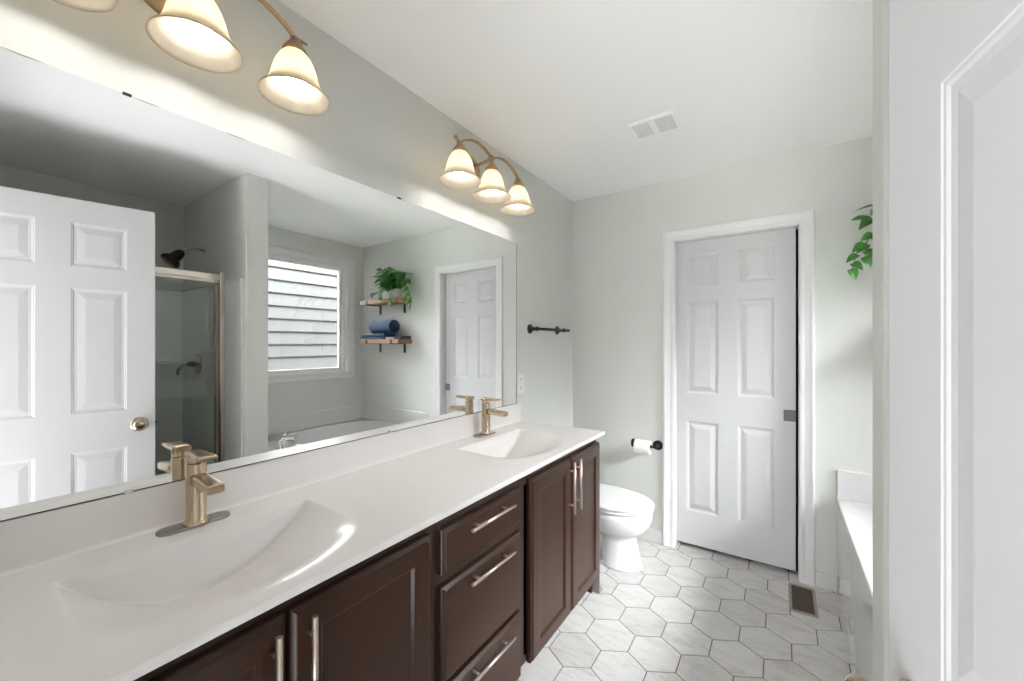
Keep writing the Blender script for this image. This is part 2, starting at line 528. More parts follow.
# local x runs hinge -> latch ; visible face (local +y side here) looks toward the mirror
hx, hy = LX + dw*math.sin(th), LY - dw*math.cos(th)
ang = math.atan2(math.cos(th), -math.sin(th))
door2 = leaf(dw, 2.03, 0.035, 0.6).build('door_2', 'door')
door2.matrix_world = Matrix.Translation((hx, hy, 0.014)) @ Matrix.Rotation(ang, 4, 'Z') @ Matrix.Translation((0, -0.035, 0))
tag(door2, 'white six-panel entry door standing open beside the camera', 'door', kind='structure')
def knob(side):
    y0 = 0.035 if side > 0 else 0.0
    mb = MB()
    prof = [(0.0, 0.0), (0.036, 0.0), (0.036, 0.003), (0.031, 0.007), (0.014, 0.010), (0.011, 0.014), (0.011, 0.026), (0.015, 0.030),
            (0.0235, 0.036), (0.0290, 0.044), (0.0290, 0.050), (0.024, 0.058), (0.015, 0.063), (0.0, 0.0645)]
    mb.lathe([(r, h*side) for r, h in prof], 28, (dw - 0.062, y0, 0.922), 'Y')
    return mb
for sd in (1, -1):
    k = knob(sd).build('knob', 'nickel', door2); k['label'] = 'oval bronze-nickel door knob'
MB().box((dw - 0.001, 0.008, 0.895), (dw + 0.0015, 0.027, 0.949)).box((dw, 0.012, 0.916), (dw + 0.010, 0.023, 0.928)).build('latch_bolt', 'nickel', door2, bevel=0.001)

# ------------------------------------------------------------------ window
win = thing('window_1', 'white framed window over the bathtub showing pale siding', 'window', (XR, 0, 0), kind='structure')
mb = MB(); casing(mb, WIY0, WIY1, WIZ0, WIZ1, True, lambda u, w, d: (-d, u, w))
mb.build('window_casing', 'trim', win)
def frame_box(mb, x0, x1, a, b, c, d, w0, w1, w2, w3):
    """rectangular frame in the y-z plane: outer a..b x c..d, bar widths left/right/bottom/top"""
    mb.box((x0, a, c), (x1, a + w0, d)); mb.box((x0, b - w1, c), (x1, b, d))
    mb.box((x0, a + w0, c), (x1, b - w1, c + w2)); mb.box((x0, a + w0, d - w3), (x1, b - w1, d))
mb = MB(); frame_box(mb, 0.0, 0.118, WIY0, WIY1, WIZ0, WIZ1, 0.014, 0.014, 0.014, 0.014)
frame_box(mb, 0.035, 0.10, WIY0 + 0.014, WIY1 - 0.014, WIZ0 + 0.014, WIZ1 - 0.014, 0.028, 0.028, 0.012, 0.014)
mb.build('window_frame', 'vinyl', win, bevel=0.002)
mb = MB(); frame_box(mb, 0.05, 0.085, WIY0 + 0.042, WIY1 - 0.042, WIZ0 + 0.026, WIZ1 - 0.028, 0.034, 0.034, 0.022, 0.020)
sash = mb.build('sash', 'vinyl', win, bevel=0.003)
MB().box((0.064, WIY0 + 0.07, WIZ0 + 0.04), (0.068, WIY1 - 0.07, WIZ1 - 0.04)).build('pane', 'window_glass', sash)

# neighbouring house wall outside the window
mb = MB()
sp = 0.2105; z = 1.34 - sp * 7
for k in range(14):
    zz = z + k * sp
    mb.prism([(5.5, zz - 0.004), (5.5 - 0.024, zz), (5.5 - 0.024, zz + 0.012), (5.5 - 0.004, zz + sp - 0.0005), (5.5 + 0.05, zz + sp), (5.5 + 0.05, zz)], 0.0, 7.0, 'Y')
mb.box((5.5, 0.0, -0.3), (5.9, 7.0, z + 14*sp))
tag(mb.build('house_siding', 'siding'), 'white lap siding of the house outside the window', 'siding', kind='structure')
tag(MB().box((XR + 0.13, -6, -0.4), (14, 12, -0.3)).build('ground', 'grass'), 'ground strip between the two houses outside', 'ground', kind='structure')
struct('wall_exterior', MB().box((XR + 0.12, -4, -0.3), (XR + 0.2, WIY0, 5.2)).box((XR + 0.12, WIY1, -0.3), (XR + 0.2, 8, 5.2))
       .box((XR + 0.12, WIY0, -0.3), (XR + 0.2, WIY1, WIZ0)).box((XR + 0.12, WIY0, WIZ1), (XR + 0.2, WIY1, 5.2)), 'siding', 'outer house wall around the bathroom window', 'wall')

# ------------------------------------------------------------------ mirror
MZ0, MZ1, MY0, MY1 = 0.9935, 1.957, 0.01, 1.985
mir = thing('vanity_mirror', 'long frameless mirror on the wall above the vanity', 'mirror', (0, 0, 0))
MB().box((-0.004, MY0, MZ0), (0.0, MY1, MZ1)).build('mirror_glass', 'mirror', mir)
MB().box((-0.004, MY0, MZ0 - 0.0025), (0.0008, MY1 + 0.0025, MZ0)).box((-0.004, MY1, MZ0), (0.0008, MY1 + 0.002, MZ1)).build('mirror_edge', 'slate', mir)
for (yy, zz) in ((0.272, MZ1), (1.10, MZ1), (0.275, MZ0), (1.05, MZ0)):
    s = 1 if zz == MZ1 else -1
    MB().box((-0.003, yy - 0.008, zz - 0.003 if s > 0 else zz - 0.004), (0.0035, yy + 0.008, zz + 0.003 if s > 0 else zz + 0.005)).build('mirror_clip', 'black' if s > 0 else 'chrome', mir, bevel=0.0012)

# ------------------------------------------------------------------ vanity top with two integral basins
CT, CY1, CDEP = 0.882, 2.037, 0.531
BAS = [(0.391, 0.252), (1.570, 0.252)]
BX0, BX1, BDEP = 0.122, 0.500, 0.138
def basin_z(x, y):
    for yc, hl in BAS:
        t = abs(y - yc) / hl
        if t < 1 and x > BX0:
            xf = 0.415 + (BX1 - 0.415) * (1 - t * t)
            if x >= xf: return 0.0
            s = (xf - x) / (xf - BX0 - 0.010)
            s = min(1.0, s)
            s = (s * s / 0.28 if s < 0.14 else s - 0.07) / 0.93
            back = min(1.0, (x - BX0) / 0.010)
            return -BDEP * (1 - t ** 2.1) * s * back ** 0.7
    return 0.0
xs = [0.0, 0.05, 0.10]
xs += [BX0 - 0.004, BX0] + [BX0 + 0.010 * k / 4 for k in range(1, 5)] + [BX0 + 0.010 + (BX1 - BX0 - 0.010) * k / 26 for k in range(1, 27)]
xs += [BX1 + 0.012, CDEP]
ys = [0.0]
prev = 0.0
for yc, hl in BAS:
    ys += [yc - hl - 0.004]
    ys += [yc - hl + 2 * hl * k / 56 for k in range(57)]
    ys += [yc + hl + 0.004]
ys += [1.95, CY1]
ys = sorted(set(round(v, 5) for v in ys))
mb = MB()
v = [(x, y, CT + basin_z(x, y)) for y in ys for x in xs]
nx = len(xs); f = []
for j in range(len(ys) - 1):
    for i in range(nx - 1):
        f.append((j*nx+i, j*nx+i+1, (j+1)*nx+i+1, (j+1)*nx+i))
mb.add(v, f, 0, True)
# rounded edge strip and underside
def strip(pa, pb, prof):
    pass
edge = [(CDEP, CT), (CDEP + 0.0012, CT - 0.0008), (CDEP + 0.002, CT - 0.003), (CDEP + 0.002, CT - 0.017), (CDEP, CT - 0.019)]
rs = [[(x, y, z) for x, z in edge] for y in (0.0, CY1)]
mb.rings(rs, False, False, smooth=True, close=False)
mb.add([(0, CY1, CT), (CDEP, CY1, CT), (CDEP + 0.002, CY1, CT - 0.003), (CDEP + 0.002, CY1, CT - 0.017), (CDEP, CY1, CT - 0.019), (0, CY1, CT - 0.019)], [(0, 1, 2, 3, 4, 5)])
mb.add([(0, 0, CT), (CDEP, 0, CT), (CDEP, 0, CT - 0.019), (0, 0, CT - 0.019)], [(0, 1, 2, 3)])
mb.add([(0.44, 0, CT - 0.019), (CDEP, 0, CT - 0.019), (CDEP, CY1, CT - 0.019), (0.44, CY1, CT - 0.019)], [(0, 1, 2, 3)])
top = thing('vanity_countertop', 'glossy white countertop with two moulded wedge basins', 'countertop', (0, 0, 0))
mb.build('counter_slab', 'counter', top)
mb = MB()
prof = [(0.0, CT - 0.001), (0.012, CT - 0.001), (0.006, CT + 0.0015), (0.002, CT + 0.005), (0.0008, CT + 0.012), (0.0008, 0.9885), (-0.002, 0.9908), (-0.0035, 0.9908), (-0.0035, CT - 0.001)]
mb.rings([[(x, y, z) for x, z in prof] for y in (0.0, CY1 - 0.004)], smooth=False)
mb.build('backsplash', 'counter', top)

# ------------------------------------------------------------------ vanity cabinets
XF = 0.484       # face-frame plane
XD = 0.512       # door / drawer front plane
def bar_handle(length, vertical, parent, c, label=None):
    """bar pull centred at c on the front plane, standing off along +x"""
    mb = MB()
    x = c[0] + 0.030
    if vertical:
        a, b = (x, c[1], c[2] - length/2), (x, c[1], c[2] + length/2)
        posts = [(c[1], c[2] - length*0.33), (c[1], c[2] + length*0.33)]
    else:
        a, b = (x, c[1] - length/2, c[2]), (x, c[1] + length/2, c[2])
        posts = [(c[1] - length*0.33, c[2]), (c[1] + length*0.33, c[2])]
    mb.cyl(a, b, 0.0062, n=16)
    for py, pz in posts:
        mb.cyl((c[0] - 0.001, py, pz), (x, py, pz), 0.0045, n=12)
    h = mb.build('handle', 'handle', parent)
    return h

def front_panel(y0, y1, z0, z1, flat):
    mb = MB(); b = 0.010
    def rect(o, x): return [(x, y0+o, z0+o), (x, y1-o, z0+o), (x, y1-o, z1-o), (x, y0+o, z1-o)]
    rs = [rect(0, XF + 0.001), rect(0, XD - 0.011), rect(0.002, XD - 0.008), rect(b, XD - 0.002), rect(b + 0.002, XD)]
    if not flat:
        fr = 0.058
        rs += [rect(fr, XD), rect(fr + 0.004, XD - 0.001), rect(fr + 0.010, XD - 0.009), rect(fr + 0.012, XD - 0.0095)]
    mb.rings(rs, True, True, smooth=False)
    return mb

def carcass(y0, y1, openings, end=False):
    mb = MB()
    z0, z1 = 0.105, CT - 0.020
    # box with a face frame (stiles and rails round each opening) and a recessed toe kick
    mb.box((0.002, y0, z0), (XF - 0.018, y0 + 0.016, z1)); mb.box((0.002, y1 - 0.016, 0.0 if end else z0), (XF - 0.018, y1, z1))
    mb.box((0.002, y0 + 0.016, z0), (XF - 0.018, y1 - 0.016, z0 + 0.016)); mb.box((0.002, y0 + 0.016, z0 + 0.016), (0.008, y1 - 0.016, z1))
    a, b = y0 + 0.032, y1 - 0.032
    mb.box((XF - 0.018, y0, z0), (XF, a, z1)); mb.box((XF - 0.018, b, z0), (XF, y1, z1))
    zs = [z0] + sorted(w for o in openings for w in o) + [z1]
    for k in range(0, len(zs), 2):
        mb.box((XF - 0.018, a, zs[k]), (XF, b, zs[k+1]))
    mb.box((0.40, y0, 0.0), (0.415, y1, z0))
    return mb

ZT, ZB = 0.822, 0.100
def door_cabinet(label, y0, y1, doors, hz, end=False):
    t = thing('vanity_cabinet', label, 'cabinet', (0, 0, 0), group='espresso vanity units')
    carcass(y0, y1, [(0.135, 0.80)], end).build('body', 'espresso_shade', t)
    for (a, b, side) in doors:
        d = front_panel(a, b, ZB, ZT, False).build('door', 'espresso', t)
        yy = b - 0.030 if side > 0 else a + 0.030
        bar_handle(0.235, True, d, (XD, yy, hz))
    return t
door_cabinet('dark brown two-door vanity cabinet under the nearest basin', 0.002, 0.815, [(0.020, 0.396, 1), (0.404, 0.784, -1)], 0.692)
dc = thing('drawer_cabinet', 'dark brown three-drawer stack between the two sink cabinets', 'cabinet', (0, 0, 0), group='espresso vanity units')
carcass(0.817, 1.268, [(0.690, 0.815), (0.375, 0.645), (0.130, 0.350)]).build('body', 'espresso_shade', dc)
for (za, zb) in ((0.683, 0.814), (0.366, 0.648), (0.105, 0.348)):
    d = front_panel(0.830, 1.250, za, zb, True).build('drawer', 'espresso', dc)
    bar_handle(0.232, False, d, (XD, 1.040, zb - 0.026 if zb < 0.8 else 0.786))
door_cabinet('dark brown two-door vanity cabinet next to the toilet', 1.270, 2.033, [(1.322, 1.674, 1), (1.681, 2.031, -1)], 0.695, True)
# grey cove base round the toilet end of the vanity
mb = MB()
cp = [(2.0335, 0.0), (2.086, 0.0), (2.081, 0.008), (2.062, 0.024), (2.043, 0.055), (2.0375, 0.085), (2.0355, 0.112), (2.0335, 0.112)]
mb.rings([[(x, y, z) for y, z in cp] for x in (0.02, 0.505)], smooth=False)
tag(mb.build('cove_base', 'cove'), 'grey flared cove base at the foot of the vanity end', 'cove base')

# ------------------------------------------------------------------ faucets
def make_faucet(label, loc):
    t = thing('basin_faucet', label, 'faucet', loc, group='bronze basin faucets')
    n = 40; pl = []
    for k in range(n):
        a = 2*PI*k/n
        cx = 0.052 * (1 if math.sin(a) > 0 else -1)
        pl.append((0.0265*math.cos(a) - 0.008, cx + 0.0265*math.sin(a)))
    bp = MB().rings([[(x, y, 0) for x, y in pl], [(x, y, 0.003) for x, y in pl], [(x*0.93, y*0.985, 0.006) for x, y in pl]], smooth=False).build('base_plate', 'plate', t)
    bp['label'] = 'grey nickel deck plate'
    mb = MB()
    def rr(w, d, z, r=0.4, m=32):
        out = []
        for k in range(m):
            a = 2*PI*k/m
            c, s_ = math.cos(a), math.sin(a); e = 2.6
            out.append((w*math.copysign(abs(c)**(2/e), c), d*math.copysign(abs(s_)**(2/e), s_), z))
        return out
    mb.rings([rr(0.027, 0.027, 0.005), rr(0.027, 0.027, 0.011), rr(0.0235, 0.0235, 0.015), rr(0.0208, 0.0208, 0.020), rr(0.0208, 0.0208, 0.160), rr(0.020, 0.020, 0.162)])
    mb.build('faucet_body', 'champagne', t)
    # spout: flat bar leaving the body
    mb = MB()
    def sec(x, z, hw, hh):
        out = []
        for k in range(20):
            a = 2*PI*k/20; c, s_ = math.cos(a), math.sin(a); e = 5
            out.append((x, hw*math.copysign(abs(c)**(2/e), c), z + hh*math.copysign(abs(s_)**(2/e), s_)))
        return out
    mb.rings([sec(0.008, 0.122, 0.0175, 0.0145), sec(0.045, 0.122, 0.018, 0.013), sec(0.105, 0.119, 0.019, 0.0115), sec(0.124, 0.1175, 0.019, 0.011), sec(0.127, 0.1175, 0.0175, 0.0095)])
    mb.build('spout', 'champagne', t)
    mb = MB().lathe([(0.0185, 0.1625), (0.0208, 0.165), (0.0208, 0.184), (0.019, 0.187), (0.0, 0.1875)], 28)
    mb.rings([sec(-0.0205, 0.184, 0.0175, 0.0075), sec(0.02, 0.184, 0.0185, 0.0075), sec(0.055, 0.1845, 0.0195, 0.006), sec(0.082, 0.1855, 0.0195, 0.0042), sec(0.084, 0.1855, 0.018, 0.003)])
    mb.build('lever', 'champagne', t)
    return t
fa = make_faucet('champagne bronze faucet at the nearest basin', (0.054, 0.392, CT + 0.0003))
dup(fa, (0.056, 1.615, CT + 0.0003), 'champagne bronze faucet at the far basin next to mirror end')

# ------------------------------------------------------------------ vanity lights
def make_sconce(label, y, z=2.065):
    t = thing('vanity_light', label, 'wall light', (0, y, z), group='three-shade brass vanity lights')
    SX, SP = 0.15, 0.232
    # oval backplate on the wall
    mb = MB()
    def ov(s, x, zz=0.185): return [(x, 0.085*s*math.cos(2*PI*k/40), zz + 0.058*s*math.sin(2*PI*k/40)) for k in range(40)]
    mb.rings([ov(1, -0.004), ov(1, 0.008), ov(0.92, 0.016), ov(0.72, 0.022), ov(0.66, 0.030), ov(0.3, 0.034)])
    mb.build('backplate', 'brass', t)
    MB().tube([(0.025, 0, 0.185), (0.07, 0, 0.178), (0.12, 0, 0.182), (SX, 0, 0.188)], [0.011, 0.008, 0.008, 0.010], 14).sphere((SX, 0, 0.190), 0.014, 16, 10).build('arm', 'brass', t)
    # two arches joining the three shades, tips curling past the outer shades
    pts = []
    pts.append((SX, -SP - 0.026, 0.180)); pts.append((SX, -SP - 0.014, 0.172)); pts.append((SX, -SP, 0.170))
    for k in range(1, 12): pts.append((SX, -SP + SP*k/12, 0.170 + 0.015*k/12 + 0.042*math.sin(PI*k/12)**0.8))
    pts.append((SX, 0, 0.186))
    for k in range(1, 12): pts.append((SX, SP*k/12, 0.185 - 0.015*k/12 + 0.042*math.sin(PI*k/12)**0.8))
    pts += [(SX, SP, 0.170), (SX, SP + 0.016, 0.170), (SX, SP + 0.034, 0.174)]
    rad = [0.005, 0.009] + [0.0085]*(len(pts)-4) + [0.009, 0.005]
    MB().tube(pts, rad, 14, flat=0.6).sphere((SX, -SP - 0.028, 0.182), 0.0095, 16, 10).build('arched_bar', 'brass', t)
    for k in (-1, 0, 1):
        yy = SP*k
        sh = MB()
        outer = [(0.092, 0.0), (0.0895, 0.006), (0.078, 0.018), (0.069, 0.032), (0.0625, 0.050), (0.058, 0.070), (0.051, 0.092), (0.041, 0.112), (0.029, 0.127), (0.020, 0.132)]
        inner = [(r - 0.0035, h - (0.003 if h > 0.02 else -0.0015)) for r, h in reversed(outer)]
        sh.lathe(outer + inner + [outer[0]], 40, (SX, yy, 0))
        sho = sh.build('shade', 'shade', t); sho['label'] = 'cream alabaster glass bell shade'
        MB().lathe([(0.0, 0.172), (0.012, 0.170), (0.014, 0.160), (0.022, 0.150), (0.032, 0.134), (0.034, 0.124), (0.030, 0.124), (0.0, 0.128)], 28, (SX, yy, 0)).build('shade_cup', 'brass', t)
        b = MB().lathe([(0.0, -0.001), (0.012, 0.001), (0.023, 0.008), (0.0285, 0.020), (0.0295, 0.031), (0.027, 0.044), (0.020, 0.060), (0.014, 0.072), (0.013, 0.090)], 24, (SX, yy, 0.010)).build('bulb', 'bulb', sho)
    return t
make_sconce('brass three-shade vanity light nearest, cut by the photo top', 0.364)
make_sconce('brass three-shade vanity light farther along toward the far wall', 1.541)

# ------------------------------------------------------------------ ceiling fan grille
vf = thing('exhaust_fan', 'white exhaust fan grille with two vents on the ceiling', 'vent', (0.793, 2.033, H))
vx, vy = 0.110, 0.088
mb = MB(); t0 = -0.012
mb.box((-vx, -vy, t0), (-vx + 0.014, vy, 0)); mb.box((vx - 0.014, -vy, t0), (vx, vy, 0)); mb.box((-0.014, -vy, t0), (0.014, vy, 0))
mb.box((-vx + 0.014, -vy, t0), (-0.014, -vy + 0.014, 0)); mb.box((-vx + 0.014, vy - 0.014, t0), (-0.014, vy, 0))
mb.box((0.014, -vy, t0), (vx - 0.014, -vy + 0.014, 0)); mb.box((0.014, vy - 0.014, t0), (vx - 0.014, vy, 0))
mb.build('fan_frame', 'ceiling', vf, bevel=0.003)
for sx in (-1, 1):
    mb = MB(); a = -vx + 0.014 if sx < 0 else 0.014
    b = -0.014 if sx < 0 else vx - 0.014
    mb.box((a, -vy + 0.014, -0.004), (b, vy - 0.014, -0.001))
    for k in range(9):
        yy = -vy + 0.022 + k * (2*vy - 0.044) / 8
        mb.box((a, yy - 0.003, -0.009), (b, yy + 0.003, -0.004))
    mb.build('vent_grille', 'ventgrey', vf)

# ------------------------------------------------------------------ pipe towel bar, outlet, paper holder
tb = thing('towel_bar', 'black iron pipe towel bar on the wall above the toilet', 'towel bar', (-0.004, 2.35, 1.445))
for yy in (-0.205, 0.165):
    MB().lathe([(0.0, 0.0), (0.030, 0.0), (0.030, 0.005), (0.018, 0.008), (0.015, 0.012), (0.015, 0.020), (0.0, 0.021)], 24, (0, yy, 0), 'X').cyl((0.015, yy, 0), (0.052, yy, 0), 0.0105).sphere((0.055, yy, 0), 0.0145, 16, 10).build('pipe_flange', 'black', tb)
MB().cyl((0.055, -0.208, 0), (0.055, 0.235, 0), 0.0092, n=18).sphere((0.055, -0.208, 0), 0.012, 14, 8).sphere((0.055, 0.235, 0), 0.011, 14, 8).build('pipe_rod', 'black', tb)

ot = thing('outlet_plate', 'white electrical outlet plate beside the mirror end', 'outlet', (-0.004, 2.032, 1.107))
MB().box((0, -0.036, -0.060), (0.006, 0.036, 0.060)).build('cover_plate', 'plastic', ot, bevel=0.002)
for s in (-1, 1):
    MB().box((0.004, -0.016, s*0.026 - 0.018), (0.0075, 0.016, s*0.026 + 0.018)).build('socket', 'plastic', ot, bevel=0.003)
    MB().box((0.0070, -0.008, s*0.026 - 0.003), (0.0079, -0.005, s*0.026 + 0.009)).box((0.0070, 0.005, s*0.026 - 0.003), (0.0079, 0.008, s*0.026 + 0.009)).sphere((0.0074, 0, s*0.026 - 0.010), 0.0032, 10, 6, (0.25, 1, 1)).build('socket_slots', 'slate', ot)

ph = thing('paper_holder', 'black iron pipe toilet paper holder on the far wall', 'paper holder', (0.628, D, 0.663))
MB().lathe([(0.0, 0.0), (0.033, 0.0), (0.033, -0.006), (0.020, -0.010), (0.016, -0.014), (0.016, -0.024), (0.0, -0.025)], 28, (0, 0, 0), 'Y').build('pipe_flange', 'black', ph)
MB().tube([(0, -0.02, 0), (0, -0.055, 0), (-0.004, -0.064, 0), (-0.014, -0.068, 0), (-0.05, -0.068, 0), (-0.150, -0.068, 0)], 0.0095, 16).sphere((-0.148, -0.068, 0.010), 0.022, 18, 12, (0.7, 1, 1.35)).sphere((-0.004, -0.064, 0), 0.0135, 14, 8).build('pipe_rod', 'black', ph)
roll = MB(); ri, ro = 0.019, 0.046
rc = (0.628, D - 0.068, 0.654)
rp = [(ro, -0.131), (ro, -0.034), (ro - 0.002, -0.032), (ri, -0.032), (ri, -0.133), (ro - 0.002, -0.133), (ro, -0.131)]
roll.lathe(rp, 40, (0, 0, 0), 'X')
ro_o = roll.build('toilet_roll', 'paper', loc=rc)
tag(ro_o, 'white toilet paper roll hanging on the black holder', 'toilet paper')

# ------------------------------------------------------------------ floor register
rg = thing('floor_register', 'bronze floor register in the tiles in front of the door', 'floor vent', (1.411, 2.588, 0))
mb = MB(); rx, ry = 0.060, 0.137
mb.box((-rx, -ry, 0), (-rx + 0.014, ry, 0.005)); mb.box((rx - 0.014, -ry, 0), (rx, ry, 0.005)); mb.box((-rx + 0.014, -ry, 0), (rx - 0.014, -ry + 0.016, 0.005)); mb.box((-rx + 0.014, ry - 0.016, 0), (rx - 0.014, ry, 0.005))
mb.build('register_frame', 'register', rg, bevel=0.0015)
mb = MB(); mb.box((-rx + 0.013, -ry + 0.015, 0.0), (rx - 0.013, ry - 0.015, 0.0012))
for k in range(22):
    yy = -ry + 0.021 + k * (2*ry - 0.042) / 21
    mb.box((-rx + 0.014, yy - 0.0028, 0.001), (rx - 0.014, yy + 0.0028, 0.0035))
mb.build('louvre_grille', 'register_dark', rg)

# ------------------------------------------------------------------ toilet
TY = 2.405
to = thing('toilet', 'white elongated toilet with closed lid beyond the vanity', 'toilet', (0.0, TY, 0))
def egg(xb, xf, hw, z, n=44, e=2.0):
    """egg outline: back at xb, front at xf, half width hw"""
    out = []; xm = xb + (xf - xb) * 0.42
    for k in range(n):
        a = 2*PI*k/n; c, s_ = math.cos(a), math.sin(a)
        rx_ = (xf - xm) if c > 0 else (xm - xb)
        ee = e if c > 0 else 2.8
        out.append((xm + rx_*math.copysign(abs(c)**(2/ee), c), hw*math.copysign(abs(s_)**(2/ee), s_), z))
    return out
mb = MB()
mb.rings([egg(0.385, 0.628, 0.106, 0.0), egg(0.385, 0.628, 0.106, 0.010), egg(0.39, 0.616, 0.099, 0.030), egg(0.385, 0.607, 0.094, 0.09), egg(0.38, 0.592, 0.084, 0.155),
          egg(0.375, 0.594, 0.084, 0.180), egg(0.33, 0.615, 0.112, 0.203), egg(0.27, 0.652, 0.148, 0.232), egg(0.22, 0.674, 0.170, 0.270), egg(0.205, 0.684, 0.180, 0.310), egg(0.205, 0.684, 0.181, 0.346), egg(0.21, 0.678, 0.176, 0.352)])
mb.rings([[(x, hw*math.cos(2*PI*k/24), zc + hz*math.sin(2*PI*k/24)) for k in range(24)] for x, hw, zc, hz in ((0.06, 0.085, 0.22, 0.12), (0.16, 0.095, 0.20, 0.15), (0.28, 0.095, 0.17, 0.165), (0.40, 0.075, 0.15, 0.145), (0.48, 0.05, 0.14, 0.12))])
mb.box((0.12, -0.092, 0.0), (0.44, 0.092, 0.028)); mb.box((0.03, -0.11, 0.24), (0.28, 0.11, 0.350))
mb.build('bowl', 'porcelain', to)
MB().rings([egg(0.205, 0.688, 0.185, 0.3535), egg(0.20, 0.692, 0.188, 0.359), egg(0.20, 0.692, 0.188, 0.368), egg(0.205, 0.688, 0.185, 0.3725)]).build('seat', 'plastic', to)
MB().rings([egg(0.19, 0.692, 0.187, 0.3745), egg(0.185, 0.696, 0.191, 0.380), egg(0.19, 0.694, 0.189, 0.390), egg(0.20, 0.682, 0.178, 0.397), egg(0.24, 0.62, 0.135, 0.401)]).build('lid', 'plastic', to)
MB().box((0.012, -0.215, 0.350), (0.185, 0.215, 0.690)).build('tank', 'porcelain', to, bevel=0.02, seg=4)
MB().box((0.008, -0.225, 0.692), (0.195, 0.225, 0.722)).build('tank_lid', 'porcelain', to, bevel=0.008, seg=3)
MB().sphere((0.34, -0.085, 0.036), 0.017, 14, 8, (1, 1, 0.9)).build('bolt_cap', 'plastic', to)
MB().sphere((0.34, 0.085, 0.036), 0.017, 14, 8, (1, 1, 0.9)).build('bolt_cap', 'plastic', to)

# ------------------------------------------------------------------ bathtub
tub = thing('bathtub', 'white alcove bathtub with raised splash rim under the window', 'bathtub', (0, 0, 0))
TX0, TX1, TY0, TY1, TZ = 1.570, XR - 0.002, WY1 + 0.002, D - 0.002, 0.512
ex, ey, erx, ery = 2.10, 2.215, 0.335, 0.500
def el(rx_, ry_, z, n=64, e=2.7):
    out = []
    for k in range(n):
        a = 2*PI*k/n; c, s_ = math.cos(a), math.sin(a)
        out.append((ex + rx_*math.copysign(abs(c)**(2/e), c), ey + ry_*math.copysign(abs(s_)**(2/e), s_), z))
    return out
outer = []
for (x, y, z) in el(1, 1, TZ, e=2.0):
    dx, dy = x - ex, y - ey
    # project onto the deck rectangle
    k = min(((TX1 - ex)/dx if dx > 1e-6 else (TX0 - ex)/dx if dx < -1e-6 else 9), ((TY1 - ey)/dy if dy > 1e-6 else (TY0 - ey)/dy if dy < -1e-6 else 9))
    outer.append((ex + dx*k, ey + dy*k, TZ))
mb = MB()
mb.rings([outer, el(erx + 0.03, ery + 0.03, TZ), el(erx + 0.022, ery + 0.022, TZ + 0.012), el(erx + 0.005, ery + 0.005, TZ + 0.012), el(erx - 0.008, ery - 0.010, TZ), el(erx - 0.035, ery - 0.05, TZ - 0.15), el(erx - 0.06, ery - 0.10, TZ - 0.34), el(erx - 0.11, ery - 0.17, TZ - 0.39)], False, True)
# apron with a rounded lip
lip = [(TX0 + 0.012, TZ), (TX0 + 0.002, TZ - 0.002), (TX0 - 0.002, TZ - 0.010), (TX0 - 0.002, TZ - 0.026), (TX0 + 0.002, TZ - 0.032), (TX0 + 0.002, 0.0), (TX0 + 0.03, 0.0), (TX0 + 0.03, TZ - 0.003)]
mb.rings([[(x, y, z) for x, z in lip] for y in (TY0, TY1)], smooth=False)
mb.build('tub_shell', 'acrylic', tub)
mb = MB()
mb.box((TX0 - 0.002, TY1 - 0.014, TZ - 0.02), (TX1, TY1, TZ + 0.156)); mb.box((TX1 - 0.014, TY0, TZ - 0.02), (TX1, TY1 - 0.014, TZ + 0.150)); mb.box((TX0 - 0.002, TY0, TZ - 0.02), (TX1 - 0.014, TY0 + 0.014, TZ + 0.156))
mb.build('splash_rim', 'acrylic', tub, bevel=0.005)
tf = thing('tub_faucet', 'chrome tub spout on the tub deck end near the partition', 'faucet', (1.985, 1.575, TZ + 0.0005))
MB().lathe([(0.0, 0), (0.028, 0), (0.028, 0.006), (0.020, 0.012), (0.018, 0.055), (0.0, 0.058)], 24).tube([(0, 0, 0.040), (0, 0.012, 0.064), (0, 0.045, 0.076), (0, 0.085, 0.074), (0, 0.118, 0.052)], [0.018, 0.018, 0.018, 0.017, 0.014], 18).build('spout', 'chrome', tf)
MB().lathe([(0.0, 0.074), (0.010, 0.074), (0.008, 0.086), (0.017, 0.092), (0.018, 0.104), (0.010, 0.110), (0.0, 0.111)], 20, (0, 0.045, 0)).build('diverter_knob', 'chrome', tf)

# ------------------------------------------------------------------ shower
SGX = 1.815
su = thing('shower_surround', 'grey-green moulded shower surround behind the glass', 'shower surround', (0, 0, 0))
MB().box((1.545, WY0 - 0.010, 0.0), (XR - 0.011, WY0 - 0.0005, 1.765)).box((XR - 0.011, 0.02, 0.0), (XR - 0.001, WY0 - 0.0005, 1.765)).build('wall_panel', 'surround', su, bevel=0.004)
MB().box((1.545, WY0 - 0.016, 1.758), (XR - 0.001, WY0 - 0.0005, 1.772)).box((XR - 0.017, 0.02, 1.758), (XR - 0.001, WY0 - 0.016, 1.772)).build('top_flange', 'acrylic', su, bevel=0.004)
MB().box((XR - 0.075, 0.02, 1.195), (XR - 0.011, WY0 - 0.010, 1.215)).build('shelf_ledge', 'surround', su, bevel=0.006)
MB().box((1.77, 0.02, 0.0), (XR - 0.011, WY0 - 0.010, 0.06)).box((1.77, 0.02, 0.06), (1.86, WY0 - 0.010, 0.11)).build('shower_pan', 'acrylic', su, bevel=0.01)
se = thing('shower_enclosure', 'framed glass shower front with brushed metal header', 'shower door', (0, 0, 0))
MB().box((SGX - 0.026, 0.03, 1.775), (SGX + 0.026, WY0 - 0.012, 1.815)).box((SGX - 0.018, 0.03, 1.757), (SGX + 0.018, WY0 - 0.045, 1.777)).build('header_rail', 'alu', se, bevel=0.004)
